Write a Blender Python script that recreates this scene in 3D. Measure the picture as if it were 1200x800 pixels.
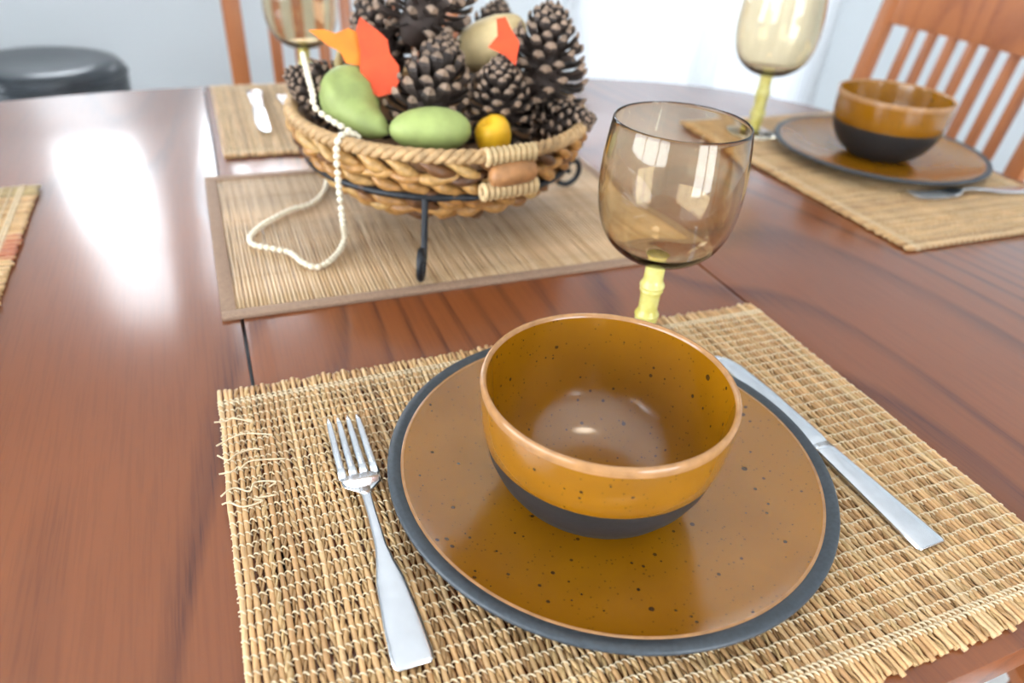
import bpy, bmesh, math, random
from mathutils import Vector, Matrix, Quaternion
random.seed(7)
PI = math.pi
sc = bpy.context.scene
for o in list(bpy.data.objects):
    bpy.data.objects.remove(o)
C = sc.collection

# ------------------------------------------------------------------ camera
TT = 0.75                    # table top above the floor
CAM_H = 0.3227               # camera above the table top
FPX, PITCH, ROLL, YAW = 857.9, 0.5816, 0.0738, 0.4159
def rotz2(v):                # camera azimuth -> table axes
    c, s = math.cos(YAW), math.sin(YAW)
    return Vector((c*v[0]+s*v[1], -s*v[0]+c*v[1], v[2]))
_X = Vector((1, 0, 0)); _Y = Vector((0, math.sin(PITCH), math.cos(PITCH))); _Z = Vector((0, math.cos(PITCH), -math.sin(PITCH)))
_c, _s = math.cos(ROLL), math.sin(ROLL)
C_R = rotz2(_X*_c+_Y*_s); C_U = rotz2(_Y*_c-_X*_s); C_F = rotz2(_Z)
C_POS = Vector((0, 0, TT+CAM_H))
cam_d = bpy.data.cameras.new('camera'); cam = bpy.data.objects.new('camera', cam_d); C.objects.link(cam)
cam.matrix_world = Matrix(((C_R.x, C_U.x, -C_F.x, C_POS.x), (C_R.y, C_U.y, -C_F.y, C_POS.y), (C_R.z, C_U.z, -C_F.z, C_POS.z), (0, 0, 0, 1)))
cam_d.sensor_width = 36.0; cam_d.lens = 36.0*FPX/1200.0
cam_d.clip_start = 0.02
cam_d.dof.use_dof = True; cam_d.dof.focus_distance = 0.42; cam_d.dof.aperture_fstop = 5.2
sc.camera = cam
def at(px, py, z):           # the point at height z above the table top seen at a pixel
    d = C_R*((px-600)/FPX)+C_U*(-(py-400)/FPX)+C_F
    return C_POS+d*((TT+z-C_POS.z)/d.z)

# ------------------------------------------------------------------ light
w = bpy.data.worlds.new('sky'); sc.world = w; w.use_nodes = True
bg = w.node_tree.nodes['Background']
bg.inputs[0].default_value = (0.86, 0.93, 1.0, 1); bg.inputs[1].default_value = 10.0
vs = sc.view_settings
vs.view_transform = 'Standard'; vs.look = 'None'; vs.exposure = 0.40; vs.gamma = 1.0; vs.use_curve_mapping = False
def portal(name, loc, rot, sx, sy):
    d = bpy.data.lights.new(name, 'AREA'); d.shape = 'RECTANGLE'; d.size = sx; d.size_y = sy
    d.cycles.is_portal = True
    o = bpy.data.objects.new(name, d); o.location = loc; o.rotation_euler = rot; C.objects.link(o)
# room
RX0, RX1, RY0, RY1, RH = -2.3, 2.85, -2.3, 2.5, 2.45
W1 = (1.23, 2.37, 0.06, 2.10)          # blinds, back wall (x0,x1,z0,z1)
W2 = (-0.52, -0.20, 0.88, 2.20)        # back wall, narrow sash
W5 = (0.02, 0.46, 0.88, 2.20)          # back wall, narrow sash
W3 = (-2.0, 1.4, 0.60, 2.10)           # left wall (y0,y1,z0,z1)
W4 = (0.1, 1.7, 0.08, 2.10)           # rear wall, unseen opening added for fill light
portal('portal_blinds', ((W1[0]+W1[1])/2, RY1+0.10, (W1[2]+W1[3])/2), (-PI/2, 0, 0), W1[1]-W1[0], W1[3]-W1[2])
portal('portal_back', ((W2[0]+W2[1])/2, RY1+0.10, (W2[2]+W2[3])/2), (-PI/2, 0, 0), W2[1]-W2[0], W2[3]-W2[2])
portal('portal_back_b', ((W5[0]+W5[1])/2, RY1+0.10, (W5[2]+W5[3])/2), (-PI/2, 0, 0), W5[1]-W5[0], W5[3]-W5[2])
portal('portal_side', (RX0-0.10, (W3[0]+W3[1])/2, (W3[2]+W3[3])/2), (0, -PI/2, 0), W3[3]-W3[2], W3[1]-W3[0])
portal('portal_rear', ((W4[0]+W4[1])/2, RY0-0.10, (W4[2]+W4[3])/2), (PI/2, 0, 0), W4[1]-W4[0], W4[3]-W4[2])

# ------------------------------------------------------------------ materials
class NT:
    def __init__(s, name):
        s.m = bpy.data.materials.new(name); s.m.use_nodes = True; s.t = s.m.node_tree
        s.b = s.t.nodes['Principled BSDF']; s.out = s.t.nodes['Material Output']
    def n(s, typ, **kw):
        x = s.t.nodes.new(typ)
        for k, v in kw.items():
            if k.startswith('i_'):
                key = k[2:]; key = int(key) if key.isdigit() else key.replace('_', ' ')
                x.inputs[key].default_value = v
            else: setattr(x, k, v)
        return x
    def l(s, a, b): s.t.links.new(a, b)
    def set(s, **kw):
        for k, v in kw.items(): s.b.inputs[k.replace('_', ' ')].default_value = v
    def ramp(s, fac, stops):
        r = s.n('ShaderNodeValToRGB'); e = r.color_ramp.elements
        while len(e) < len(stops): e.new(0.5)
        for i, (p, c) in enumerate(stops): e[i].position = p; e[i].color = (*c, 1)
        s.l(fac, r.inputs[0]); return r.outputs[0]
    def coord(s, scale=(1, 1, 1), kind='Object'):
        t = s.n('ShaderNodeTexCoord'); m = s.n('ShaderNodeMapping'); m.inputs['Scale'].default_value = scale
        s.l(t.outputs[kind], m.inputs[0]); return m.outputs[0]
    def noise(s, vec, scale, detail=3, rough=0.5):
        n = s.n('ShaderNodeTexNoise'); n.inputs['Scale'].default_value = scale; n.inputs['Detail'].default_value = detail
        n.inputs['Roughness'].default_value = rough
        if vec is not None: s.l(vec, n.inputs['Vector'])
        return n.outputs['Fac']
    def math(s, op, a, b=None, clamp=False):
        m = s.n('ShaderNodeMath', operation=op, use_clamp=clamp)
        for i, v in enumerate((a, b)):
            if v is None: continue
            if isinstance(v, (int, float)): m.inputs[i].default_value = v
            else: s.l(v, m.inputs[i])
        return m.outputs[0]
    def mix(s, fac, a, b, mode='MIX'):
        m = s.n('ShaderNodeMix', data_type='RGBA', blend_type=mode)
        for i, v in ((0, fac), (6, a), (7, b)):
            if isinstance(v, (int, float)): m.inputs[i].default_value = v
            elif isinstance(v, tuple): m.inputs[i].default_value = (*v, 1)
            else: s.l(v, m.inputs[i])
        return m.outputs[2]
    def bump(s, h, strength, dist):
        b = s.n('ShaderNodeBump'); b.inputs['Strength'].default_value = strength; b.inputs['Distance'].default_value = dist
        s.l(h, b.inputs['Height']); s.l(b.outputs[0], s.b.inputs['Normal']); return b
def plain(name, col, rough=0.5, metal=0.0, var=0.12, vscale=30, bump=0.0, spec=0.5, objvar=0.0):
    t = NT(name); v = t.coord(); n = t.noise(v, vscale, 4)
    d = tuple(c*(1-var) for c in col); b = tuple(min(1, c*(1+var)) for c in col)
    c = t.ramp(n, [(0.3, d), (0.7, b)])
    if objvar:
        oi = t.n('ShaderNodeObjectInfo')
        c = t.mix(1.0, c, t.ramp(oi.outputs['Random'], [(0, (1-objvar,)*3), (1, (1, 1, 1))]), 'MULTIPLY')
    t.l(c, t.b.inputs['Base Color']); t.set(Roughness=rough, Metallic=metal); t.b.inputs['Specular IOR Level'].default_value = spec
    if bump: t.bump(n, bump, 0.002)
    return t.m
M = {}
def wood(name, c_light, c_mid, c_dark, rough, rings=9.0, nscale=2.2, axis='y', coat=0.0, bump=0.12, sx=1.0, lin=0.0):
    t = NT(name)
    sc_ = {'y': (sx, 0.24, 1), 'z': (1, 1, 0.1), 'x': (0.14, 1, 1)}[axis]
    v = t.coord(sc_); n = t.noise(v, nscale, 1.5, 0.4)
    ph = t.math('MULTIPLY', n, rings*2)
    if lin:
        sp = t.n('ShaderNodeSeparateXYZ'); t.l(t.coord(), sp.inputs[0]); ph = t.math('ADD', ph, t.math('MULTIPLY', sp.outputs[0], lin))
    fr = t.math('FRACT', ph)
    ring = t.ramp(fr, [(0.0, (0.0,)*3), (0.60, (0.07,)*3), (0.87, (1,)*3), (1.0, (0,)*3)])
    fs = {'y': (1, 0.03, 1), 'z': (1, 1, 0.03), 'x': (0.03, 1, 1)}[axis]
    fine = t.noise(t.coord(fs), 420, 3, 0.6)
    blot = t.noise(t.coord((1, 1, 1)), 3.0, 2)
    base = t.mix(t.ramp(blot, [(0.3, (0,)*3), (0.7, (1,)*3)]), c_mid, c_light)
    pores = t.ramp(fine, [(0.48, (0,)*3), (0.60, (1,)*3)])
    dk = t.math('MULTIPLY', ring, t.math('MULTIPLY', t.math('ADD', t.math('MULTIPLY', pores, 0.35), 0.60), t.ramp(t.noise(t.coord((1, 0.4, 1)), 5.0, 2), [(0.30, (0.35,)*3), (0.58, (1,)*3)])), True)
    col = t.mix(dk, base, c_dark)
    col = t.mix(t.math('MULTIPLY', pores, 0.12), col, c_dark)
    t.l(col, t.b.inputs['Base Color'])
    t.set(Roughness=rough); t.b.inputs['Coat Weight'].default_value = coat; t.b.inputs['Coat Roughness'].default_value = 0.19
    t.b.inputs['Specular IOR Level'].default_value = 0.5 if coat == 0 else 0.15
    bn = t.bump(t.math('ADD', t.math('MULTIPLY', ring, -1.0), t.math('MULTIPLY', fine, 0.06)), bump, 0.002)
    t.l(bn.outputs[0], t.b.inputs['Coat Normal'])
    return t.m
M['table'] = wood('table_wood', (0.235, 0.070, 0.020), (0.19, 0.054, 0.016), (0.060, 0.014, 0.007), 0.38, rings=15, nscale=2.3, coat=0.9, bump=0.04, lin=20.0)
M['chair'] = wood('chair_wood', (0.44, 0.155, 0.052), (0.36, 0.118, 0.038), (0.20, 0.055, 0.02), 0.3, rings=6, nscale=6, axis='z')
M['wall'] = plain('wall_paint', (0.64, 0.672, 0.69), 0.75, var=0.02, vscale=300, bump=0.05)
M['ceiling'] = plain('ceiling_paint', (0.88, 0.88, 0.87), 0.85, var=0.02, vscale=200)
M['white'] = plain('white_paint', (0.8, 0.8, 0.79), 0.4, var=0.02)
def floor_mat():
    t = NT('floor_tile'); b = t.n('ShaderNodeTexBrick'); t.l(t.coord(), b.inputs['Vector'])
    b.offset = 0.0; b.inputs['Scale'].default_value = 1.0
    b.inputs['Brick Width'].default_value = 0.45; b.inputs['Row Height'].default_value = 0.45; b.inputs['Mortar Size'].default_value = 0.004
    b.inputs['Color1'].default_value = (0.72, 0.71, 0.69, 1); b.inputs['Color2'].default_value = (0.76, 0.75, 0.73, 1); b.inputs['Mortar'].default_value = (0.5, 0.49, 0.47, 1)
    t.l(b.outputs[0], t.b.inputs['Base Color']); t.set(Roughness=0.35); return t.m
M['floor'] = floor_mat()
def pane_mat():
    t = NT('window_glass'); tr = t.n('ShaderNodeBsdfTransparent'); gl = t.n('ShaderNodeBsdfGlossy'); gl.inputs['Roughness'].default_value = 0.02
    fr = t.n('ShaderNodeFresnel'); fr.inputs[0].default_value = 1.45; mx = t.n('ShaderNodeMixShader')
    t.l(fr.outputs[0], mx.inputs[0]); t.l(tr.outputs[0], mx.inputs[1]); t.l(gl.outputs[0], mx.inputs[2]); t.l(mx.outputs[0], t.out.inputs[0]); return t.m
M['pane'] = pane_mat()
def translucent(name, col, fac):
    t = NT(name); tr = t.n('ShaderNodeBsdfTranslucent'); tr.inputs[0].default_value = (*col, 1)
    t.set(Roughness=0.5); t.b.inputs['Base Color'].default_value = (*col, 1)
    v = t.coord((1, 1, 0.02)); n = t.noise(v, 500, 2); t.l(t.ramp(n, [(0.3, tuple(c*0.93 for c in col)), (0.7, col)]), t.b.inputs['Base Color'])
    mx = t.n('ShaderNodeMixShader'); mx.inputs[0].default_value = fac
    t.l(t.b.outputs[0], mx.inputs[1]); t.l(tr.outputs[0], mx.inputs[2]); t.l(mx.outputs[0], t.out.inputs[0]); return t.m
M['blind'] = translucent('blind_fabric', (0.86, 0.87, 0.885), 0.38)
def glaze(name, a, b, rough):
    t = NT(name); v = t.coord()
    big = t.noise(v, 14, 3); col = t.mix(t.ramp(big, [(0.35, (0,)*3), (0.65, (1,)*3)]), a, b)
    def spots(scale, size, thr):
        vo = t.n('ShaderNodeTexVoronoi'); vo.inputs['Scale'].default_value = scale; t.l(v, vo.inputs['Vector'])
        sp = t.n('ShaderNodeSeparateColor'); t.l(vo.outputs['Color'], sp.inputs[0])
        on = t.math('GREATER_THAN', sp.outputs[0], thr)
        sz = t.math('MULTIPLY', sp.outputs[1], size)
        return t.math('MULTIPLY', on, t.math('LESS_THAN', vo.outputs['Distance'], sz))
    s = t.math('MAXIMUM', spots(170, 0.22, 0.5), spots(70, 0.14, 0.62))
    s = t.math('MAXIMUM', s, t.math('MULTIPLY', spots(420, 0.3, 0.6), 0.6))
    col = t.mix(t.math('MULTIPLY', s, 0.85), col, (0.035, 0.014, 0.004))
    t.l(col, t.b.inputs['Base Color']); t.set(Roughness=rough)
    t.b.inputs['Specular IOR Level'].default_value = 1.0
    t.bump(t.noise(v, 60, 2), 0.04, 0.002); return t.m
M['glaze'] = glaze('amber_glaze', (0.25, 0.096, 0.002), (0.31, 0.123, 0.0028), 0.16)
M['plate_glaze'] = glaze('plate_glaze', (0.255, 0.096, 0.0015), (0.305, 0.120, 0.002), 0.165)
M['glaze_edge'] = plain('thin_glaze_edge', (0.38, 0.19, 0.075), 0.14, var=0.15, vscale=150)
M['stone'] = plain('dark_stoneware', (0.034, 0.043, 0.052), 0.45, var=0.2, vscale=400, bump=0.05)
M['black_stone'] = plain('black_stoneware', (0.013, 0.013, 0.014), 0.5, var=0.2, vscale=400, bump=0.05)
M['silver'] = plain('brushed_silver', (0.72, 0.74, 0.77), 0.22, 1.0, var=0.05, vscale=120)
M['iron'] = plain('black_iron', (0.016, 0.018, 0.022), 0.45, 0.3, var=0.2, vscale=200)
M['vinyl'] = plain('black_vinyl', (0.035, 0.042, 0.05), 0.28, var=0.2, vscale=60)
M['chrome'] = plain('steel', (0.5, 0.52, 0.55), 0.25, 1.0, var=0.05)
def reed(name, stops):
    t = NT(name); oi = t.n('ShaderNodeObjectInfo'); c = t.ramp(oi.outputs['Random'], stops)
    n = t.noise(t.coord((1, 0.12, 1)), 260, 3); c = t.mix(1.0, c, t.ramp(n, [(0.3, (0.68, 0.66, 0.62)), (0.7, (1.12, 1.1, 1.06))]), 'MULTIPLY')
    t.l(c, t.b.inputs['Base Color']); t.set(Roughness=0.45); return t.m
M['reed'] = reed('straw_reed', [(0.0, (0.46, 0.25, 0.105)), (0.35, (0.63, 0.375, 0.17)), (0.7, (0.69, 0.43, 0.205)), (1.0, (0.71, 0.49, 0.265))])
M['cord'] = reed('grass_cord', [(0.0, (0.30, 0.16, 0.065)), (0.5, (0.48, 0.29, 0.125)), (1.0, (0.62, 0.42, 0.20))])
M['thread'] = plain('pale_thread', (0.68, 0.54, 0.35), 0.6, var=0.15, vscale=300)
M['red_reed'] = reed('red_dyed_reed', [(0.0, (0.42, 0.12, 0.06)), (0.5, (0.55, 0.22, 0.10)), (1.0, (0.60, 0.34, 0.16))])
M['olive_reed'] = reed('olive_reed', [(0.0, (0.36, 0.25, 0.10)), (1.0, (0.52, 0.38, 0.17))])
M['bamboo'] = reed('bamboo_splint', [(0.0, (0.56, 0.365, 0.195)), (0.5, (0.66, 0.455, 0.265)), (1.0, (0.70, 0.51, 0.32))])
M['tape'] = plain('taupe_cloth', (0.30, 0.19, 0.125), 0.8, var=0.15, vscale=400)
M['strand'] = reed('hyacinth_strand', [(0.0, (0.09, 0.036, 0.014)), (0.18, (0.20, 0.085, 0.028)), (0.26, (0.38, 0.175, 0.048)), (0.7, (0.48, 0.25, 0.075)), (1.0, (0.56, 0.35, 0.13))])
M['basket_in'] = plain('basket_lining', (0.22, 0.11, 0.045), 0.7, var=0.3, vscale=90, bump=0.3)
M['rim'] = plain('twisted_rim', (0.46, 0.285, 0.13), 0.6, var=0.3, vscale=120, bump=0.3)
M['wrap'] = plain('pale_wrap', (0.58, 0.41, 0.21), 0.6, var=0.2, vscale=150)
M['roll'] = plain('handle_roll', (0.36, 0.165, 0.06), 0.5, var=0.3, vscale=80)
M['scale_dark'] = plain('cone_scale', (0.060, 0.040, 0.031), 0.65, var=0.35, vscale=150, objvar=0.5)
M['scale_tip'] = plain('cone_scale_tip', (0.30, 0.20, 0.135), 0.6, var=0.3, vscale=200, objvar=0.45)
M['cone_core'] = plain('cone_core', (0.05, 0.03, 0.022), 0.7, var=0.3)
M['green'] = plain('green_gourd_skin', (0.30, 0.36, 0.11), 0.6, var=0.2, vscale=45)
M['stem_tan'] = plain('dry_stem', (0.42, 0.32, 0.14), 0.6)
M['yellow'] = plain('yellow_gourd_skin', (0.85, 0.46, 0.015), 0.5, var=0.1)
M['cream'] = plain('cream_gourd_skin', (0.66, 0.50, 0.25), 0.5, var=0.15, vscale=50)
M['orange'] = plain('orange_leaf_fabric', (0.80, 0.21, 0.012), 0.65, var=0.15, vscale=60)
M['red'] = plain('red_leaf_fabric', (0.70, 0.065, 0.010), 0.65, var=0.2, vscale=50)
M['bead'] = plain('ivory_bead', (0.80, 0.72, 0.55), 0.35, var=0.1, vscale=150)
def glass_mat(name, col, rough=0.0):
    t = NT(name); t.set(Roughness=rough, IOR=1.40); t.b.inputs['Transmission Weight'].default_value = 1.0
    n = t.noise(t.coord(), 8, 2); t.l(t.ramp(n, [(0.3, tuple(c*0.97 for c in col)), (0.7, col)]), t.b.inputs['Base Color'])
    return t.m
M['smoke'] = glass_mat('smoked_amber_glass', (0.90, 0.81, 0.64))
def stem_mat():
    t = NT('pale_yellow_resin'); v = t.coord(); n = t.noise(v, 90, 3)
    t.l(t.ramp(n, [(0.3, (0.54, 0.46, 0.09)), (0.7, (0.72, 0.66, 0.25))]), t.b.inputs['Base Color'])
    t.set(Roughness=0.18); t.b.inputs['Subsurface Weight'].default_value = 0.4; t.b.inputs['Subsurface Radius'].default_value = (0.006, 0.005, 0.002); return t.m
M['stem'] = stem_mat()
def emit(name, col, s):
    t = NT(name); t.b.inputs['Emission Color'].default_value = (*col, 1); t.b.inputs['Emission Strength'].default_value = s; return t.m
M['lamp'] = emit('lamp_diffuser', (1.0, 0.86, 0.66), 9.0)

# ------------------------------------------------------------------ mesh helpers
class MB:
    def __init__(s): s.v = []; s.f = []; s.mi = []
    def add(s, vs, fs, mi=0):
        o = len(s.v); s.v += [tuple(x) for x in vs]; s.f += [tuple(i+o for i in f) for f in fs]; s.mi += [mi]*len(fs); return s
    def box(s, x0, x1, y0, y1, z0, z1, mi=0):
        return s.add([(x0,y0,z0),(x1,y0,z0),(x1,y1,z0),(x0,y1,z0),(x0,y0,z1),(x1,y0,z1),(x1,y1,z1),(x0,y1,z1)],
              [(3,2,1,0),(4,5,6,7),(0,1,5,4),(1,2,6,5),(2,3,7,6),(3,0,4,7)], mi)
    def lathe(s, prof, n=48, c=(0,0,0), mi=0, close=False):
        vs = []; fs = []; m = len(prof)
        for i in range(n):
            a = 2*PI*i/n
            for r, z in prof: vs.append((c[0]+r*math.cos(a), c[1]+r*math.sin(a), c[2]+z))
        for i in range(n):
            j = (i+1) % n
            for k in range(m if close else m-1):
                k2 = (k+1) % m; fs.append((i*m+k, j*m+k, j*m+k2, i*m+k2))
        return s.add(vs, fs, mi)
    def tube(s, path, rad, n=8, cap=True, closed=False, mi=0, flat=1.0):
        path = [Vector(p) for p in path]; N = len(path)
        if not hasattr(rad, '__len__'): rad = [rad]*N
        vs = []; fs = []; up = None
        for i, p in enumerate(path):
            a = path[(i-1) % N] if (closed or i > 0) else p; b = path[(i+1) % N] if (closed or i < N-1) else p
            t = (b-a).normalized()
            if up is None:
                up = Vector((0, 0, 1)) if abs(t.z) < 0.9 else Vector((1, 0, 0))
            side = t.cross(up).normalized(); up = side.cross(t).normalized()
            for k in range(n):
                an = 2*PI*k/n; vs.append(p+side*(math.cos(an)*rad[i])+up*(math.sin(an)*rad[i]*flat))
        for i in range(N if closed else N-1):
            j = (i+1) % N
            for k in range(n):
                k2 = (k+1) % n; fs.append((i*n+k, i*n+k2, j*n+k2, j*n+k))
        if cap and not closed:
            fs.append(tuple(reversed(range(n)))); fs.append(tuple(range((N-1)*n, N*n)))
        return s.add(vs, fs, mi)
    def loft(s, secs, mi=0, cap=True):     # sections: equal-length vertex rings
        n = len(secs[0]); vs = [v for q in secs for v in q]; fs = []
        for i in range(len(secs)-1):
            for k in range(n): k2 = (k+1) % n; fs.append((i*n+k, i*n+k2, (i+1)*n+k2, (i+1)*n+k))
        if cap: fs.append(tuple(reversed(range(n)))); fs.append(tuple((len(secs)-1)*n+k for k in range(n)))
        return s.add(vs, fs, mi)
    def mesh(s, name, mats, smooth=True, bevel=0.0, sharp=None, fix=True):
        me = bpy.data.meshes.new(name); me.from_pydata(s.v, [], s.f)
        for m in (mats if isinstance(mats, (list, tuple)) else [mats]): me.materials.append(M[m])
        for p, i in zip(me.polygons, s.mi): p.material_index = i; p.use_smooth = smooth
        if bevel or fix:
            bm = bmesh.new(); bm.from_mesh(me)
            if fix: bmesh.ops.recalc_face_normals(bm, faces=bm.faces)
            if bevel: bmesh.ops.bevel(bm, geom=bm.edges[:], offset=bevel, segments=2, profile=0.6, affect='EDGES', clamp_overlap=True)
            bm.to_mesh(me); bm.free()
        if smooth and (bevel or sharp): me.set_sharp_from_angle(angle=math.radians(sharp or 40))
        return me
    def build(s, name, mats, parent=None, **kw):
        return link(name, s.mesh(name, mats, **kw), parent)
def link(name, me, parent=None, mat=None):
    o = bpy.data.objects.new(name, me); C.objects.link(o)
    if parent is not None: o.parent = parent
    if mat is not None: o.matrix_local = mat
    return o
def tag(o, label, cat, group=None):
    o['label'] = label; o['category'] = cat
    if group: o['group'] = group
    return o
def thing(name, label, cat, loc=(0, 0, 0), rz=0.0, group=None):
    o = bpy.data.objects.new(name, None); o.empty_display_size = 0.02; C.objects.link(o)
    o.location = loc; o.rotation_euler = (0, 0, rz); return tag(o, label, cat, group)
def struct(o): o['kind'] = 'structure'; return o
def dup(root, label, loc, rot=None, scale=None, group=None):
    r = root.copy(); C.objects.link(r); r.location = loc
    if rot is not None: r.rotation_euler = rot
    if scale is not None: r.scale = (scale,)*3
    r['label'] = label
    if group: r['group'] = group
    for ch in list(root.children):
        c = ch.copy(); C.objects.link(c); c.parent = r
        for g in list(ch.children):
            d = g.copy(); C.objects.link(d); d.parent = c
    return r
def catmull(pts, per=8):
    P = [Vector(p) for p in pts]; out = []
    for i in range(len(P)-1):
        a = P[max(i-1, 0)]; b = P[i]; c = P[i+1]; d = P[min(i+2, len(P)-1)]
        for k in range(per):
            t = k/per
            out.append(0.5*((2*b)+(c-a)*t+(2*a-5*b+4*c-d)*t*t+(3*b-a-3*c+d)*t**3))
    out.append(P[-1]); return out

# ------------------------------------------------------------------ room shell
def wall(name, axis, pos, t, lo, hi, hole=None):   # axis 'y': wall in the xz plane at y=pos..pos+t
    m = MB()
    def bx(a0, a1, z0, z1):
        if a1-a0 < 1e-4 or z1-z0 < 1e-4: return
        p0, p1 = min(pos, pos+t), max(pos, pos+t)
        if axis == 'y': m.box(a0, a1, p0, p1, z0, z1)
        else: m.box(p0, p1, a0, a1, z0, z1)
    cur = lo
    for h in sorted(hole or []):
        bx(cur, h[0], 0, RH); bx(h[0], h[1], 0, h[2]); bx(h[0], h[1], h[3], RH); cur = h[1]
    bx(cur, hi, 0, RH)
    return struct(m.build(name, 'wall', smooth=False))
struct(MB().box(RX0-.2, RX1+.2, RY0-.2, RY1+.2, -0.1, 0).build('floor', 'floor', smooth=False))
struct(MB().box(RX0-.2, RX1+.2, RY0-.2, RY1+.2, RH, RH+0.1).build('ceiling', 'ceiling', smooth=False))
wall('wall_back', 'y', RY1, 0.15, RX0-.15, RX1+.15, [W1, W2, W5])
wall('wall_front', 'y', RY0, -0.15, RX0-.15, RX1+.15, [W4])
wall('wall_left', 'x', RX0, -0.15, RY0, RY1, [W3])
wall('wall_right', 'x', RX1, 0.15, RY0, RY1)
for nm, bx in (('baseboard_back', (RX0, W1[0]-0.06, RY1-0.014, RY1, 0, 0.09)), ('baseboard_right', (RX1-0.014, RX1, RY0, RY1-0.014, 0, 0.09))):
    struct(MB().box(*bx).build(nm, 'white', smooth=True, bevel=0.003))
def window(name, axis, pos, t, h, bars, rail=None):
    a0, a1, z0, z1 = h; fw = 0.04 if rail else 0.05; e = thing(name, name, 'window'); del e['category']; del e['label']; struct(e)
    p0, p1 = sorted((pos+t*0.25, pos+t*0.7))
    def bx(m, A0, A1, Z0, Z1, q0=p0, q1=p1):
        return m.box(A0, A1, q0, q1, Z0, Z1) if axis == 'y' else m.box(q0, q1, A0, A1, Z0, Z1)
    m = MB(); bx(m, a0, a0+fw, z0, z1); bx(m, a1-fw, a1, z0, z1); bx(m, a0+fw, a1-fw, z0, z0+fw); bx(m, a0+fw, a1-fw, z1-fw, z1)
    m.build('window_frame', 'white', e, smooth=False)
    cuts = [a0+fw]
    for b, wd in bars:
        bx(MB(), b-wd/2, b+wd/2, z0+fw, z1-fw).build('mullion', 'white', e, smooth=False); cuts += [b-wd/2, b+wd/2]
    cuts.append(a1-fw); mid = (p0+p1)/2
    for k in range(0, len(cuts), 2):
        bx(MB(), cuts[k], cuts[k+1], z0+fw, z1-fw, mid-0.003, mid+0.003).build('pane', 'pane', e, smooth=False)
    if rail: bx(MB(), a0+fw, a1-fw, rail-0.025, rail+0.025).build('meeting_rail', 'white', e, smooth=False)
    m = MB()
    if z0 > 0.3:
        s = -1 if t > 0 else 1; q0, q1 = sorted((pos+s*0.03, pos+t*0.25))
        bx(m, a0-0.03, a1+0.03, z0-0.025, z0, q0, q1) if False else bx(m, a0, a1, z0, z0+0.012, q0, q1)
        m.build('window_sill', 'white', e, smooth=False)
window('window_1', 'y', RY1, 0.15, W1, [((W1[0]+W1[1])/2, 0.05)])
window('window_2', 'y', RY1, 0.15, W2, [], 1.60)
window('window_5', 'y', RY1, 0.15, W5, [], 1.60)
window('window_3', 'x', RX0, -0.15, W3, [(-0.85, 0.06), (0.3, 0.06)])
window('fill_window', 'y', RY0, -0.15, W4, [(0.9, 0.08)])
# vertical blind hanging in front of the sliding door
vb = thing('vertical_blind', 'white vertical blind hanging over the sliding glass door', 'blind', ((W1[0]+W1[1])/2, RY1-0.05, 0))
MB().box(-0.60, 0.60, -0.02, 0.02, 2.10, 2.15).build('head_rail', 'white', vb, smooth=False)
m = MB(); secs = []
for z in (0.04, 2.10):
    ring = []
    for k in range(7):
        x = -0.044+0.088*k/6; ring.append((x, 0.006*math.cos(x/0.044*PI/2), z))
    for k in range(6, -1, -1):
        x = -0.044+0.088*k/6; ring.append((x, 0.006*math.cos(x/0.044*PI/2)+0.0008, z))
    secs.append(ring)
slat_me = m.loft(secs).mesh('blind_slat', 'blind')
for k in range(15):
    x = -0.56+0.08*k
    link('blind_slat', slat_me, vb, Matrix.Translation((x, 0, 0)) @ Matrix.Rotation(0.12+random.uniform(-.03, .03), 4, 'Z'))
# ceiling lamp
lp = thing('ceiling_lamp', 'round flush ceiling lamp with warm glass dome above the table', 'lamp', (0.55, 0.35, RH))
MB().lathe([(0.0, 0), (0.17, 0), (0.17, -0.025), (0.15, -0.03), (0.0, -0.03)], 40).build('base', 'chrome', lp, sharp=40)
MB().lathe([(0.15, -0.03), (0.145, -0.06), (0.12, -0.085), (0.07, -0.1), (0.0, -0.105)], 40).build('shade', 'lamp', lp)

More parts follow.
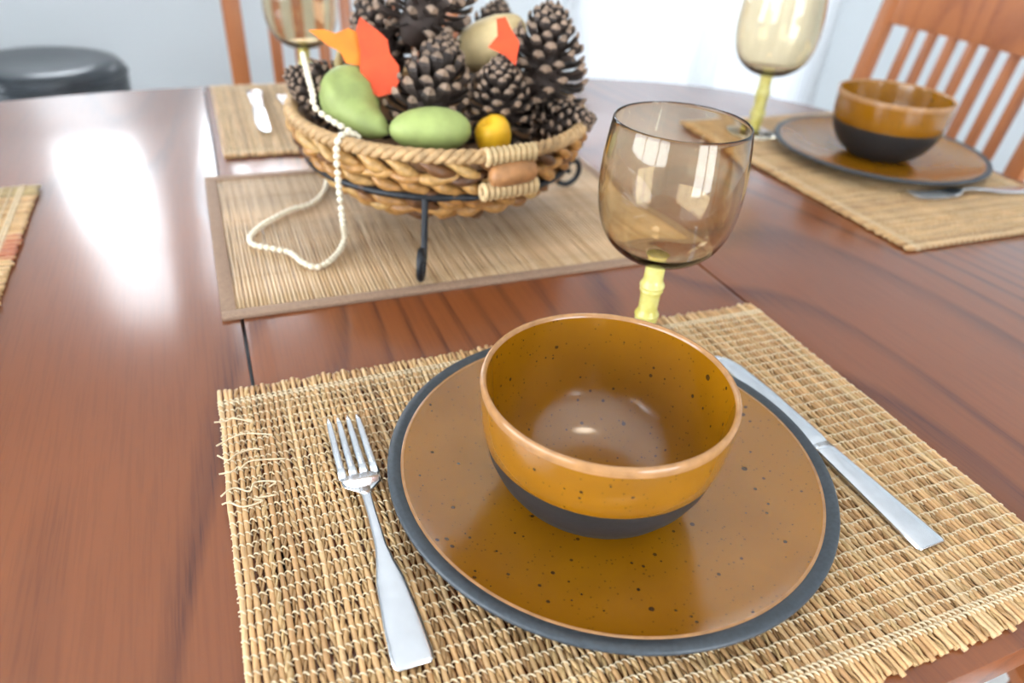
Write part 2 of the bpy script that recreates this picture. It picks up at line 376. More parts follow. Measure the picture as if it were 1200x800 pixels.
# ------------------------------------------------------------------ table
TCX, TCY, TA, TB, TN = 0.214, 0.680, 0.80, 0.573, 2.9
def outline(n=220):
    o = []
    for i in range(n):
        a = 2*PI*i/n; c, s = math.cos(a), math.sin(a)
        o.append((TCX+TA*math.copysign(abs(c)**(2/TN), c), TCY+TB*math.copysign(abs(s)**(2/TN), s)))
    return o
def ysup(x): return TB*(1-abs((x-TCX)/TA)**TN)**(1/TN)
table = thing('dining_table', 'reddish brown wooden oval dining table with a centre leaf', 'table', (0, 0, 0))
G = 0.0011
def slab(name, x0, x1):
    xs = []; n = 60
    u0 = max(x0, TCX-TA); u1 = min(x1, TCX+TA)
    for i in range(n+1):
        t = i/n
        if x0 < TCX-TA: t = 1-math.cos(t*PI/2)
        elif x1 > TCX+TA: t = math.sin(t*PI/2)
        xs.append(u0+(u1-u0)*t)
    lo = [(x, TCY-ysup(x)) for x in xs]; hi = [(x, TCY+ysup(x)) for x in reversed(xs)]
    pts = lo+hi; cl = []
    for p in pts:
        if not cl or (abs(p[0]-cl[-1][0])+abs(p[1]-cl[-1][1])) > 1e-5: cl.append(p)
    if abs(cl[0][0]-cl[-1][0])+abs(cl[0][1]-cl[-1][1]) < 1e-5: cl.pop()
    bm = bmesh.new(); vs = [bm.verts.new((x, y, TT)) for x, y in cl]; f = bm.faces.new(vs)
    if f.normal.z < 0: f.normal_flip()
    top_e = list(f.edges); r = bmesh.ops.extrude_face_region(bm, geom=[f])
    nv = [g for g in r['geom'] if isinstance(g, bmesh.types.BMVert)]
    bm.faces.ensure_lookup_table()
    for v in nv: v.co.z -= 0.022
    bmesh.ops.recalc_face_normals(bm, faces=bm.faces)
    ed = [e for e in bm.edges if abs(e.verts[0].co.z-TT) < 1e-6 and abs(e.verts[1].co.z-TT) < 1e-6]
    bmesh.ops.bevel(bm, geom=ed, offset=0.0009, segments=2, profile=0.5, affect='EDGES', clamp_overlap=True)
    me = bpy.data.meshes.new(name); bm.to_mesh(me); bm.free(); me.materials.append(M['table'])
    for p in me.polygons: p.use_smooth = True
    me.set_sharp_from_angle(angle=math.radians(35))
    return link(name, me, table)
slab('end_panel', -9, 0.0-G); slab('leaf_panel', 0.0+G, 0.428-G); slab('end_panel', 0.428+G, 9)
for sx in (0.0, 0.428): MB().box(sx-0.006, sx+0.006, TCY-0.55, TCY+0.55, TT-0.02, TT-0.006).build('seam_light_block', 'iron', table, smooth=False)  # dark strips added below the seams to block light through the gaps
m = MB(); m.box(-0.25, 0.68, 0.24, 0.262, TT-0.11, TT-0.0225); m.box(-0.25, 0.68, 1.098, 1.12, TT-0.11, TT-0.0225)
m.box(-0.25, -0.228, 0.262, 1.098, TT-0.11, TT-0.0225); m.box(0.658, 0.68, 0.262, 1.098, TT-0.11, TT-0.0225)
m.build('apron', 'table', table, smooth=False)
MB().lathe([(0.0, TT-0.11), (0.13, TT-0.11), (0.12, TT-0.15), (0.07, TT-0.2), (0.06, 0.4), (0.09, 0.3), (0.1, 0.18), (0.0, 0.18)], 28, (TCX, TCY, 0)).build('pedestal', 'table', table, sharp=40)
for k in range(4):
    a = PI/4+k*PI/2; d = Vector((math.cos(a), math.sin(a), 0)); c = Vector((TCX, TCY, 0))
    MB().tube(catmull([c+d*0.08+Vector((0, 0, .24)), c+d*0.2+Vector((0, 0, .2)), c+d*0.33+Vector((0, 0, .08)), c+d*0.4+Vector((0, 0, .035))], 5), [0.045]*11+[0.04]*4+[0.035], 10).build('foot', 'table', table)

# ------------------------------------------------------------------ chairs
def chair(label, loc, rz):
    # faces +y locally; back at y=-0.2 ; origin on the floor under the seat centre
    t = thing('dining_chair', label, 'chair', loc, rz)
    sx, sy = 0.215, 0.20
    m = MB(); secs = []
    for z, g in ((0.425, 0.0), (0.43, 0.006), (0.447, 0.008), (0.455, 0.0)):
        ring = []
        for i in range(40):
            a = 2*PI*i/40; c, s = math.cos(a), math.sin(a)
            ring.append(((0.225+g)*math.copysign(abs(c)**0.35, c)*(1.0+0.04*s), (0.215+g)*math.copysign(abs(s)**0.35, s), z))
        secs.append(ring)
    m.loft(secs).build('seat', 'chair', t, sharp=40)
    for s in (-1, 1):
        MB().tube([(s*0.19, 0.175, 0.0), (s*0.188, 0.172, 0.2), (s*0.185, 0.17, 0.424)], [0.016, 0.021, 0.024], 12).build('leg', 'chair', t)
        lean = catmull([(s*0.20, -0.235, 0.0), (s*0.207, -0.195, 0.40), (s*0.213, -0.215, 0.62), (s*0.215, -0.267, 0.945)], 6)
        secs = [[(p.x-0.017, p.y-0.013, p.z), (p.x+0.017, p.y-0.013, p.z), (p.x+0.017, p.y+0.013, p.z), (p.x-0.017, p.y+0.013, p.z)] for p in lean]
        MB().loft(secs).build('back_post', 'chair', t, bevel=0.004)
    def yb(z): return -0.215-(z-0.62)*0.16
    def bar(nm, x0, x1, z0, z1, th, arch=0.0):
        secs = []
        for i in range(9):
            u = i/8; x = x0+(x1-x0)*u; bow = -0.014*(1-(2*u-1)**2); up = arch*(1-(2*u-1)**2)
            secs.append([(x, yb(z0)-th+bow, z0), (x, yb(z0)+th+bow, z0), (x, yb(z1+up)+th+bow, z1+up), (x, yb(z1+up)-th+bow, z1+up)])
        MB().loft(secs).build(nm, 'chair', t, bevel=0.003)
    bar('crest_rail', -0.199, 0.199, 0.83, 0.92, 0.009, 0.02)
    bar('lower_rail', -0.196, 0.196, 0.53, 0.565, 0.009)
    for k in range(7):
        x = (k-3)*0.047; u = (x+0.199)/0.398; bow = -0.014*(1-(2*u-1)**2)
        secs = [[(x-0.011, yb(z)-0.005+bow, z), (x+0.011, yb(z)-0.005+bow, z), (x+0.011, yb(z)+0.005+bow, z), (x-0.011, yb(z)+0.005+bow, z)] for z in (0.56, 0.66, 0.76, 0.835)]
        MB().loft(secs).build('slat', 'chair', t, bevel=0.002)
    for s in (-1, 1): MB().tube([(s*0.19, 0.172, 0.2), (s*0.203, -0.21, 0.2)], 0.011, 8).build('stretcher', 'chair', t)
    MB().tube([(-0.197, -0.02, 0.2), (0.197, -0.02, 0.2)], 0.011, 8).build('stretcher', 'chair', t)
    return t
chA = chair('wooden slat-back chair behind the set place with the goblet, plate and bowl', (1.135, 1.062, 0), PI/2)
chB = dup(chA, 'wooden slat-back chair at the placemat holding only knife, teaspoon and goblet', (0.285, 1.33, 0), (0, 0, PI))
chC = dup(chA, 'wooden chair at the table edge by the frayed placemat, only its seat edge showing', (0.888, 0.040, 0), (0, 0, 0.15))

# ------------------------------------------------------------------ stool
st = thing('bar_stool', 'black padded round vinyl stool standing by the pale wall', 'stool', (-0.345, 2.04, 0))
MB().lathe([(0.0, 0.612), (0.08, 0.614), (0.14, 0.618), (0.166, 0.612), (0.178, 0.598), (0.176, 0.588), (0.180, 0.580), (0.180, 0.50), (0.165, 0.492), (0.0, 0.492)], 56).build('seat', 'vinyl', st)
MB().tube([(0.179*math.cos(2*PI*i/48), 0.179*math.sin(2*PI*i/48), 0.588) for i in range(48)], 0.004, 6, closed=True).build('piping', 'vinyl', st)
for k in range(4):
    a = PI/4+k*PI/2; MB().tube([(0.11*math.cos(a), 0.11*math.sin(a), 0.493), (0.2*math.cos(a), 0.2*math.sin(a), 0.0)], 0.012, 10).build('leg', 'chrome', st)
MB().tube([(0.172*math.cos(2*PI*i/40), 0.172*math.sin(2*PI*i/40), 0.16) for i in range(40)], 0.009, 8, closed=True).build('foot_ring', 'chrome', st)

# ------------------------------------------------------------------ woven reed placemats
MW, MD, NR, ROWS = 0.450, 0.322, 128, 35
PX = MW/NR; RZ = 0.0021
row_y = [-MD/2+0.014+(MD-0.028)*i/(ROWS-1) for i in range(ROWS)]
reed_v, cord_v = [], []
for v in range(8):
    r = random.Random(v); n = 72; path = []; rad = []
    ph, ph2 = r.uniform(0, 6), r.uniform(0, 6); l0 = -MD/2-r.uniform(-.001, .0035); l1 = MD/2+r.uniform(-.001, .0035)
    for i in range(n+1):
        y = l0+(l1-l0)*i/n
        path.append((0.0004*math.sin(y*45+ph)+0.00025*math.sin(y*130+ph2), y, RZ+0.0002*math.sin(y*60+ph2)))
        d = min(abs(y-q) for q in row_y); rad.append((0.00155+0.00028*min(1, d/0.003))*(0.92+0.08*math.sin(y*90+ph)))
    reed_v.append(MB().tube(path, rad, 6).mesh('reed', 'reed', fix=False))
for v in range(4):
    r = random.Random(50+v); m = MB(); n = 150; ph = r.uniform(0, 6)
    for s in range(2):
        path = []
        for i in range(n+1):
            y = -MD/2-0.001+(MD+0.002)*i/n; a = y*(2*PI/0.018)+s*PI+ph+0.7*math.sin(y*40+ph)
            path.append((0.00085*math.cos(a), y, RZ+0.00085*math.sin(a)))
        m.tube(path, [0.00112+0.00035*math.sin(i*0.37+v*2+s) for i in range(n+1)], 5, flat=0.9)
    cord_v.append(m.mesh('grass_cord', 'cord', fix=False))
thread_v = []
for v in range(3):
    m = MB(); r = random.Random(90+v)
    for s in range(2):
        path = []
        for i in range(NR*4+1):
            u = i/4; x = -MW/2+u*PX; a = PI*(u-0.5)+s*PI+PI/2
            z = RZ+0.00185*math.sin(a); path.append((x, 0.0011*math.cos(a)+0.0004*math.sin(u*1.7+v), z))
        m.tube(path, 0.00050, 5)
    thread_v.append(m.mesh('binding_thread', 'thread', fix=False))
m = MB()
for dy in (-0.0016, 0.0016):
    for s in range(2):
        path = []
        for i in range(NR*4+1):
            u = i/4; a = PI*(u-0.5)+s*PI+PI/2; path.append((-MW/2+u*PX, dy+0.0014*math.cos(a), RZ+0.0021*math.sin(a)))
        m.tube(path, 0.0007, 5)
edge_thread = m.mesh('edge_thread', 'thread', fix=False)
def placemat(label, loc, rz, seed, dyed=False):
    t = thing('woven_placemat', label, 'placemat', loc, rz); r = random.Random(seed)
    for i in range(NR):
        x = -MW/2+(i+0.5)*PX+r.uniform(-.0002, .0002)
        straight = (i % 2 == 0) or (i > NR*0.55 and i % 3 == 1) or i in (1, NR-1)
        me = r.choice(reed_v) if straight else r.choice(cord_v)
        if dyed and (i < 8 or i > NR-9 or 34 < i < 50 or 78 < i < 94):
            me = me.copy(); me.materials[0] = M['olive_reed' if (i < 8 or i > NR-9) else 'red_reed']
        sgn = r.choice((1, -1))
        link('reed' if straight else 'grass_cord', me, t, Matrix.Translation((x, 0, 0)) @ Matrix.Diagonal((1, sgn, r.uniform(.9, 1.05), 1)))
    for i, y in enumerate(row_y):
        if i in (0, ROWS-1): link('edge_thread', edge_thread, t, Matrix.Translation((0, y, 0)))
        else: link('binding_thread', r.choice(thread_v), t, Matrix.Translation((0, y, 0)))
    return t
matN = placemat('tan woven reed placemat with frayed loose threads, under a fork, plate and knife', (0.201, 0.2805, TT+0.0005), 0, 1)
LT = random.Random(5)
for k in range(6):
    x0 = -MW/2-0.003; y0 = MD/2-0.035-0.016*k-LT.uniform(0, .008); pts = []
    for i in range(6): pts.append((x0+i*LT.uniform(.004, .008), y0+LT.uniform(-.004, .004), 0.0058+LT.uniform(0, .0015)))
    MB().tube(catmull(pts, 5), 0.00055, 5).build('loose_thread', 'thread', matN)
placemat('tan woven reed placemat at the table end below the wooden chair', (0.829, 0.715, TT+0.0005), PI/2, 2)
placemat('tan woven reed placemat holding only a knife, a teaspoon and a goblet', (0.235, 1.076, TT+0.0005), PI, 3)
placemat('woven placemat with red and olive reeds at the empty table end', (-0.340, 0.640, TT+0.0005), -PI/2, 4, True)

# bamboo centre mat
cm = thing('bamboo_mat', 'fine bamboo splint mat with taupe cloth border under the basket', 'placemat', (0.214, 0.697, TT))
bw, bd = 0.458, 0.314
st_me = []
for v in range(4):
    r = random.Random(v+20); path = [(0.0003*math.sin(y*0.9+v), -bd/2+0.008+(bd-0.016)*y/12, 0.0014+0.00025*math.sin(y*1.3+v)) for y in range(13)]
    st_me.append(MB().tube(path, 0.0016, 6, flat=0.75).mesh('splint', 'bamboo', fix=False))
NS = 128
for i in range(NS):
    link('splint', random.choice(st_me), cm, Matrix.Translation((-bw/2+0.011+(bw-0.022)*i/(NS-1), 0, 0)))
for x0, x1, y0, y1 in ((-bw/2, bw/2, -bd/2, -bd/2+0.012), (-bw/2, bw/2, bd/2-0.012, bd/2), (-bw/2, -bw/2+0.012, -bd/2+0.012, bd/2-0.012), (bw/2-0.012, bw/2, -bd/2+0.012, bd/2-0.012)):
    MB().box(x0, x1, y0, y1, 0.0, 0.0036).build('border_tape', 'tape', cm, bevel=0.0012)
for y in (-0.09, -0.03, 0.03, 0.09):
    MB().tube([(-bw/2+0.012+(bw-0.024)*i/256, y, 0.0025+0.0004*(-1)**i) for i in range(257)], 0.0003, 4).build('binding_thread', 'bamboo', cm)

# ------------------------------------------------------------------ plates and bowls
MZ = TT+0.0053
def plate(label, loc):
    t = thing('dinner_plate', label, 'plate', loc)
    MB().lathe([(0.0, 0.001), (0.078, 0.001), (0.08, 0.0), (0.086, 0.0), (0.09, 0.002), (0.120, 0.0085), (0.1325, 0.0125), (0.135, 0.0142), (0.1348, 0.0158), (0.1335, 0.0168), (0.1305, 0.0168), (0.1262, 0.0150), (0.1245, 0.013), (0.10, 0.0068), (0.0, 0.005)], 128).build('body', 'stone', t)
    MB().lathe([(0.1272, 0.01560), (0.1266, 0.01585), (0.1255, 0.0157)], 128).build('glaze_edge', 'glaze_edge', t)
    MB().lathe([(0.1255, 0.01570), (0.124, 0.0150), (0.116, 0.0124), (0.106, 0.0103), (0.09, 0.0088), (0.07, 0.0078), (0.045, 0.0074), (0.02, 0.0073), (0.0, 0.0073)], 128).build('glaze', 'plate_glaze', t)
    return t
def bowl(label, loc):
    t = thing('bowl', label, 'bowl', loc)
    low = [(0.0, 0.002), (0.030, 0.002), (0.031, 0.0), (0.035, 0.0), (0.037, 0.0015), (0.0455, 0.007), (0.0535, 0.0145), (0.0595, 0.0235), (0.0637, 0.033), (0.0655, 0.040), (0.0662, 0.0435)]
    MB().lathe(low+[(0.0650, 0.0445), (0.062, 0.041), (0.059, 0.034), (0.05, 0.015), (0.03, 0.006), (0, 0.005)], 128).build('body', 'black_stone', t, sharp=60)
    MB().lathe([(0.0657, 0.0427), (0.0666, 0.0437), (0.0684, 0.054), (0.0692, 0.064), (0.0697, 0.0735)], 128).build('outer_glaze', 'glaze', t)
    rp = [(0.0697, 0.0735), (0.0701, 0.0758), (0.0700, 0.0778), (0.0692, 0.0791), (0.0682, 0.0794), (0.0672, 0.0787), (0.0667, 0.0770)]
    MB().lathe(rp, 128).build('rim', 'glaze_edge', t)
    MB().lathe([(0.0667, 0.0770), (0.0659, 0.070), (0.0648, 0.060), (0.0625, 0.047), (0.0588, 0.0345), (0.0535, 0.0245), (0.046, 0.0165), (0.037, 0.0115), (0.025, 0.0088), (0.012, 0.0078), (0.0, 0.0076)], 128).build('inner_glaze', 'glaze', t)
    return t
pl = plate('amber glazed dinner plate with dark slate rim between the fork and knife', (0.1970, 0.2850, MZ))
bo = bowl('speckled amber bowl with black base on the plate between fork and knife', (0.1790, 0.2710, MZ+0.0079))
dup(pl, 'amber brown dinner plate with dark rim on the placemat before the chair', (0.860, 0.736, MZ), scale=1.05)
dup(bo, 'amber bowl with black base on the plate in front of the chair', (0.848, 0.726, MZ+0.0083), scale=1.05)

# ------------------------------------------------------------------ goblets
def goblet(label, loc):
    t = thing('goblet', label, 'goblet', loc)
    bp = [(0.0, 0.0752), (0.010, 0.0748), (0.021, 0.0768), (0.032, 0.0830), (0.0410, 0.0920), (0.0472, 0.1050), (0.0502, 0.1200), (0.0510, 0.1350), (0.0503, 0.1520), (0.0487, 0.1660), (0.0470, 0.1775)]
    inn = [(0.0465, 0.1784), (0.0459, 0.1775), (0.0475, 0.1660), (0.0491, 0.1520), (0.0498, 0.1350), (0.0490, 0.1200), (0.0460, 0.1055), (0.0398, 0.0932), (0.030, 0.0848), (0.018, 0.0798), (0.0, 0.0785)]
    def fine(p):
        q = catmull([(a, b, 0) for a, b in p], 4); return [(max(0, v.x), v.y) for v in q]
    MB().lathe(fine(bp)+fine(inn), 96).build('bowl', 'smoke', t)
    sp = []
    for i in range(2, 74):
        z = i*0.001; r = 0.0074
        for k in (0.0215, 0.0475, 0.0715):          # bamboo nodes: a flare ending in a ridge, a groove, a short ring below
            if z <= k: r += 0.0028*math.exp(-(k-z)/0.0022)*(1 if k < 0.07 else 0.6)
            else: r += 0.0022*math.exp(-((z-k-0.003)/0.0030)**2)
            r -= 0.0012*math.exp(-((z-k)/0.0006)**2)
        sp.append((r, z+0.0022))
    MB().lathe([(0.0, sp[0][1])]+sp+[(0.0, sp[-1][1])], 40).build('stem', 'stem', t)
    MB().lathe([(0.0, 0.0), (0.030, 0.0), (0.031, 0.0008), (0.0305, 0.0018), (0.022, 0.0030), (0.012, 0.0045), (0.0, 0.0050)], 64).build('foot', 'smoke', t)
    return t
go = goblet('smoked amber glass goblet with yellow bamboo-knuckle stem beside the knife and bowl', (0.2965, 0.4135, TT+0.0042))
dup(go, 'amber glass goblet with yellow stem by the plate in front of the chair', (0.750, 0.868, TT+0.0046), scale=1.12)
dup(go, 'glass goblet on the placemat with the teaspoon, next to the basket', (0.142, 1.135, TT+0.0046))

# ------------------------------------------------------------------ cutlery
def strip(m, st, n=8):      # stations: (y, z, halfwidth, halfthick, x)
    secs = []
    for y, z, hw, ht, x in st:
        secs.append([(x+hw*math.copysign(abs(math.cos(a))**0.6, math.cos(a)), y, z+ht*math.copysign(abs(math.sin(a))**0.8, math.sin(a))) for a in [2*PI*(k+0.5)/n for k in range(n)]])
    m.loft(secs); return m
def fork(label, loc, rz, kz=0):
    t = thing('fork', label, 'fork', loc, rz)    # origin mid handle end; tines towards +y
    L = 0.186
    strip(MB(), [(0.0, .0012, .0080, .0008, 0), (0.002, .0012, .0098, .0010, 0), (0.006, .0012, .0104, .0011, 0), (0.025, .0014, .0098, .0012, 0), (0.05, .0022, .0078, .0014, 0), (0.062, .0032, .0052, .0016, 0), (0.072, .0045, .0034, .0017, 0), (0.095, .0068, .0027, .0017, 0), (0.108, .0072, .0028, .0016, 0), (0.116, .0065, .0045, .0014, 0)], 12).build('handle', 'silver', t)
    strip(MB(), [(0.112, .0068, .0032, .0015, 0), (0.116, .0064, .0075, .0012, 0), (0.1195, .0056, .0108, .0010, 0), (0.124, .0046, .0119, .0009, 0), (0.131, .0034, .0121, .0009, 0)], 12).build('head', 'silver', t)
    for k in range(4):
        x = (k-1.5)*0.0065
        strip(MB(), [(0.129, .0036, .0025, .0009, x), (0.14, .0026, .0024, .0009, x), (0.155, .0022, .0023, .0008, x*0.99), (0.172, .0028, .0021, .0007, x*0.97), (0.182, .0038, .0017, .0006, x*0.96), (L, .0044, .0009, .0004, x*0.95)], 8).build('tine', 'silver', t)
    return t
def knife(label, loc, rz):
    t = thing('table_knife', label, 'knife', loc, rz)   # origin at handle end, blade towards +y
    strip(MB(), [(0.0, .0016, .0100, .0010, 0), (0.002, .0016, .0112, .0014, 0), (0.02, .0018, .0105, .0016, 0), (0.06, .0022, .0085, .0020, 0), (0.085, .0024, .0075, .0022, 0), (0.092, .0024, .0078, .0020, 0)], 12).build('handle', 'silver', t)
    strip(MB(), [(0.092, .0024, .0074, .0014, 0), (0.10, .0024, .0086, .0010, .0006), (0.15, .0024, .0090, .0008, .0008), (0.185, .0024, .0078, .0007, 0.0), (0.197, .0024, .0052, .0006, -.0016), (0.2025, .0024, .0015, .0005, -.004)], 12).build('blade', 'silver', t)
    return t
def spoon(label, loc, rz):
    t = thing('teaspoon', label, 'spoon', loc, rz)
    strip(MB(), [(0.0, .0014, .0060, .0009, 0), (0.004, .0014, .0078, .0011, 0), (0.04, .0022, .0058, .0013, 0), (0.07, .0050, .0026, .0015, 0), (0.11, .0072, .0023, .0015, 0), (0.122, .0062, .0042, .0013, 0)], 12).build('handle', 'silver', t)
    m = MB(); vs = []; fs = []; nr, na = 6, 24
    for side in (0, 1):
        for i in range(nr+1):
            for k in range(na):
                a = 2*PI*k/na; u = i/nr; x = 0.0155*u*math.cos(a)*(1-0.12*math.sin(a)); y = 0.145+0.025*u*math.sin(a)
                vs.append((x, y, 0.0012+0.0062*u*u+(0.0009 if side else 0)))
    o2 = (nr+1)*na
    for o in (0, o2):
        for i in range(nr):
            for k in range(na): fs.append((o+i*na+k, o+i*na+(k+1) % na, o+(i+1)*na+(k+1) % na, o+(i+1)*na+k))
    for k in range(na): fs.append((nr*na+k, nr*na+(k+1) % na, o2+nr*na+(k+1) % na, o2+nr*na+k))
    m.add(vs, fs).build('bowl', 'silver', t); return t
FZ = TT+0.0055
fork('silver dinner fork with broad flat handle on the frayed placemat', (0.0500, 0.1965, FZ), -0.008)
knife('silver table knife lying on the placemat beside the smoked goblet and bowl', (0.3500, 0.1715, FZ), 0.03)
fork('silver fork lying on the placemat at the table end by the chair', (0.972, 0.585, FZ), PI/2-0.1)
knife('silver knife lying beside the teaspoon', (0.070, 1.188, FZ), PI-0.02)
spoon('silver teaspoon lying beside a knife and a goblet foot', (0.106, 1.160, FZ), PI+0.04)

# ------------------------------------------------------------------ basket on its iron stand
BX, BY = 0.217, 0.713
CZ = TT+0.0032
stand = thing('basket_stand', 'black wrought iron stand with scroll feet holding the basket', 'stand', (BX, BY, CZ))
RR, RZ_ = 0.134, 0.066
MB().tube([(RR*math.cos(2*PI*i/72), RR*math.sin(2*PI*i/72), RZ_) for i in range(72)], 0.0036, 8, closed=True).build('ring', 'iron', stand)
for fx, fy in ((0.156, 0.563), (0.377, 0.736), (0.115, 0.841)):
    a = math.atan2(fy-BY, fx-BX); d = Vector((math.cos(a), math.sin(a), 0))
    prof = [(RR+0.002, RZ_), (RR+0.006, 0.045), (RR+0.010, 0.025), (0.151, 0.010), (0.162, 0.0035), (0.175, 0.007), (0.181, 0.018), (0.177, 0.029), (0.167, 0.030), (0.163, 0.023), (0.167, 0.018)]
    MB().tube(catmull([d*r+Vector((0, 0, z)) for r, z in prof], 6), 0.0032, 8).build('leg', 'iron', stand)
basket = thing('basket', 'shallow woven water-hyacinth basket full of pine cones and gourds', 'basket', (BX, BY, TT))
bprof = [(0.060, 0.030), (0.092, 0.040), (0.115, 0.054), (0.1285, 0.070), (0.138, 0.089), (0.1435, 0.107)]
MB().lathe([(0.0, 0.030), (0.055, 0.030)]+[(r-0.004, z) for r, z in bprof]+[(r-0.010, z+0.002) for r, z in reversed(bprof)]+[(0.05, 0.036), (0.0, 0.036)], 64).build('lining', 'basket_in', basket)
strand_v = []
for v in range(5):
    r = random.Random(v+70); n = 10; path = []; rad = []
    for i in range(n+1):
        u = -1+2*i/n; path.append((0.0185*u, 0.0012*math.sin(u*3+v)+0.003*(1-u*u), 0.0042*u*(1 if v % 2 else 1)))
        rad.append(0.0015+0.0058*max(0, 1-abs(u)**2.2)**0.7*(0.9+0.12*math.sin(u*5+v)))
    strand_v.append(MB().tube(path, rad, 8, flat=0.8).mesh('strand', 'strand'))
BR = random.Random(3); rows = 7
for j in range(rows):
    z = 0.041+0.0098*j
    k = 0
    while k < len(bprof)-2 and bprof[k+1][1] < z: k += 1
    u = (z-bprof[k][1])/(bprof[k+1][1]-bprof[k][1]); rr = bprof[k][0]+u*(bprof[k+1][0]-bprof[k][0])-0.002
    cnt = int(2*PI*rr/0.0265)
    for i in range(cnt):
        a = 2*PI*(i+(0.5 if j % 2 else 0)+BR.uniform(-.1, .1))/cnt
        slope = math.atan2(bprof[k+1][0]-bprof[k][0], bprof[k+1][1]-bprof[k][1])
        mt = Matrix.Translation((rr*math.cos(a), rr*math.sin(a), z)) @ Matrix.Rotation(a-PI/2, 4, 'Z') @ Matrix.Rotation(-slope*0.9, 4, 'X') @ Matrix.Rotation((0.28 if j % 2 else -0.28)+BR.uniform(-.12, .12), 4, 'Y')
        link('strand', BR.choice(strand_v), basket, mt @ Matrix.Diagonal((BR.uniform(.9, 1.12), 1, BR.uniform(.85, 1.15), 1)))
m = MB()
for s in range(3):
    path = []
    for i in range(361):
        a = 2*PI*i/360; h = a*34+s*2*PI/3; r = 0.1445+0.0034*math.cos(h); path.append((r*math.cos(a), r*math.sin(a), 0.1105+0.0034*math.sin(h)))
    m.tube(path[:-1], 0.0036, 6, closed=True)
m.build('rim', 'rim', basket)
# handle wrapped onto the rim
hp = at(584, 188, 0.098); ha = math.atan2(hp.y-BY, hp.x-BX)
Hm = Matrix.Rotation(ha-PI/2, 4, 'Z') @ Matrix.Translation((0, 0.1525, 0.0955))
hb = MB().tube([(x, 0, 0.0008*math.sin(x*300)) for x in [-0.022, -0.020, -0.012, 0, 0.012, 0.020, 0.022]], [0.003, 0.008, 0.0098, 0.0102, 0.0098, 0.008, 0.003], 14).build('handle', 'roll', basket); hb.matrix_local = Hm
tor = MB().tube([(0, 0.0050*math.cos(2*PI*i/16), 0.0062*math.sin(2*PI*i/16)) for i in range(16)], 0.0027, 6, closed=True).mesh('binding', 'wrap')
for k in range(10): link('binding', tor, hb, Matrix.Translation((-0.0255+0.0056*k, -0.005, -0.0155)))
for k in range(9): link('binding', tor, hb, Matrix.Translation((-0.0225+0.0056*k, -0.007, 0.0145)))

# ------------------------------------------------------------------ pine cones
def scale_mesh(nm, L, Wd, curl):
    m = MB(); st = [(0, .25, .0011, 0), (.35, .45, .0014, 0), (.7, .85, .0017, .2), (.9, 1.0, .0026, .6), (1.0, .86, .0030, 1.0), (1.07, .45, .0018, 1.25)]
    secs = []
    for u, wd, t, cu in st:
        y = L*u; hw = Wd*wd/2; z = curl*cu
        secs.append([(-hw, y-0.06*L*u, z), (-hw*.6, y, z+t), (0, y+0.03*L*u, z+t*1.25), (hw*.6, y, z+t), (hw, y-0.06*L*u, z), (0, y, z-t*.8)])
    n = 6; vs = [v for q in secs for v in q]; fs = []; mi = []
    for i in range(5):
        for k in range(n):
            fs.append((i*n+k, i*n+(k+1) % n, (i+1)*n+(k+1) % n, (i+1)*n+k)); mi.append(1 if (i == 4 or (i == 3 and k in (1, 2))) else 0)
    fs.append(tuple(5*n+k for k in range(n))); mi.append(1)
    m.v = vs; m.f = fs; m.mi = mi
    return m.mesh(nm, ['scale_dark', 'scale_tip'], smooth=False)
SV = [scale_mesh('scale', 0.0225, 0.0122, 0.004), scale_mesh('scale', 0.0235, 0.0112, 0.0055), scale_mesh('scale', 0.0215, 0.0132, 0.003)]
CH = 0.088
core_me = MB().lathe([(0.0, -0.002), (0.010, 0.0), (0.017, 0.012), (0.0165, 0.030), (0.0125, 0.055), (0.007, 0.075), (0.0, 0.086)], 16).mesh('core', 'cone_core')
def pine_cone(label, center, axis, size=1.0, spin=0.0, openness=0.0, N=116, seed=0):
    ax = Vector(axis).normalized(); r = random.Random(seed)
    t = thing('pine_cone', label, 'pine cone', (0, 0, 0), 0, 'pine cones heaped in the basket')
    q = Vector((0, 0, 1)).rotation_difference(ax)
    t.rotation_mode = 'QUATERNION'; t.rotation_quaternion = q @ Quaternion((0, 0, 1), spin)
    t.location = Vector(center)-ax*(CH*0.48*size); t.scale = (size,)*3
    link('core', core_me, t)
    for i in range(N):
        u = (i+0.5)/N; u = u**0.88; h = 0.006+0.076*u; phi = i*2.39996+r.uniform(-.06, .06)
        cr = 0.8*(0.016*(1-u)**0.6+0.002)
        al = -0.95+2.25*u**0.65+r.uniform(-.08, .08)-openness*(1-u*0.5)
        s = (0.62+0.52*math.sin(PI*min(1, (u*0.9+0.14)))**0.8)*(1-0.30*u)*r.uniform(.93, 1.07)
        d = Vector((math.cos(phi)*math.cos(al), math.sin(phi)*math.cos(al), math.sin(al))); X = Vector((-math.sin(phi), math.cos(phi), 0)); X = -X
        Z = X.cross(d).normalized()
        if Z.z < 0 and al < 1.4: X = -X; Z = -Z
        mt = Matrix(((X.x, d.x, Z.x, math.cos(phi)*cr), (X.y, d.y, Z.y, math.sin(phi)*cr), (X.z, d.z, Z.z, h), (0, 0, 0, 1)))
        link('scale', r.choice(SV), t, mt @ Matrix.Diagonal((s, s*1.12, s, 1)))
    return t
def rel(x, y, z): return Vector((BX+x, BY+y, TT+z))
pine_cone('dark pine cone in the basket behind the pear-shaped green gourd and bead string', rel(-0.103, 0.022, 0.122), (-0.75, 0.1, 0.35), 0.92, 0.3, 0.0, seed=1)
pine_cone('pine cone behind the red and orange fabric leaf in the basket', rel(-0.042, 0.066, 0.165), (-0.2, 0.5, 0.9), 0.95, 1.0, 0.0, seed=2)
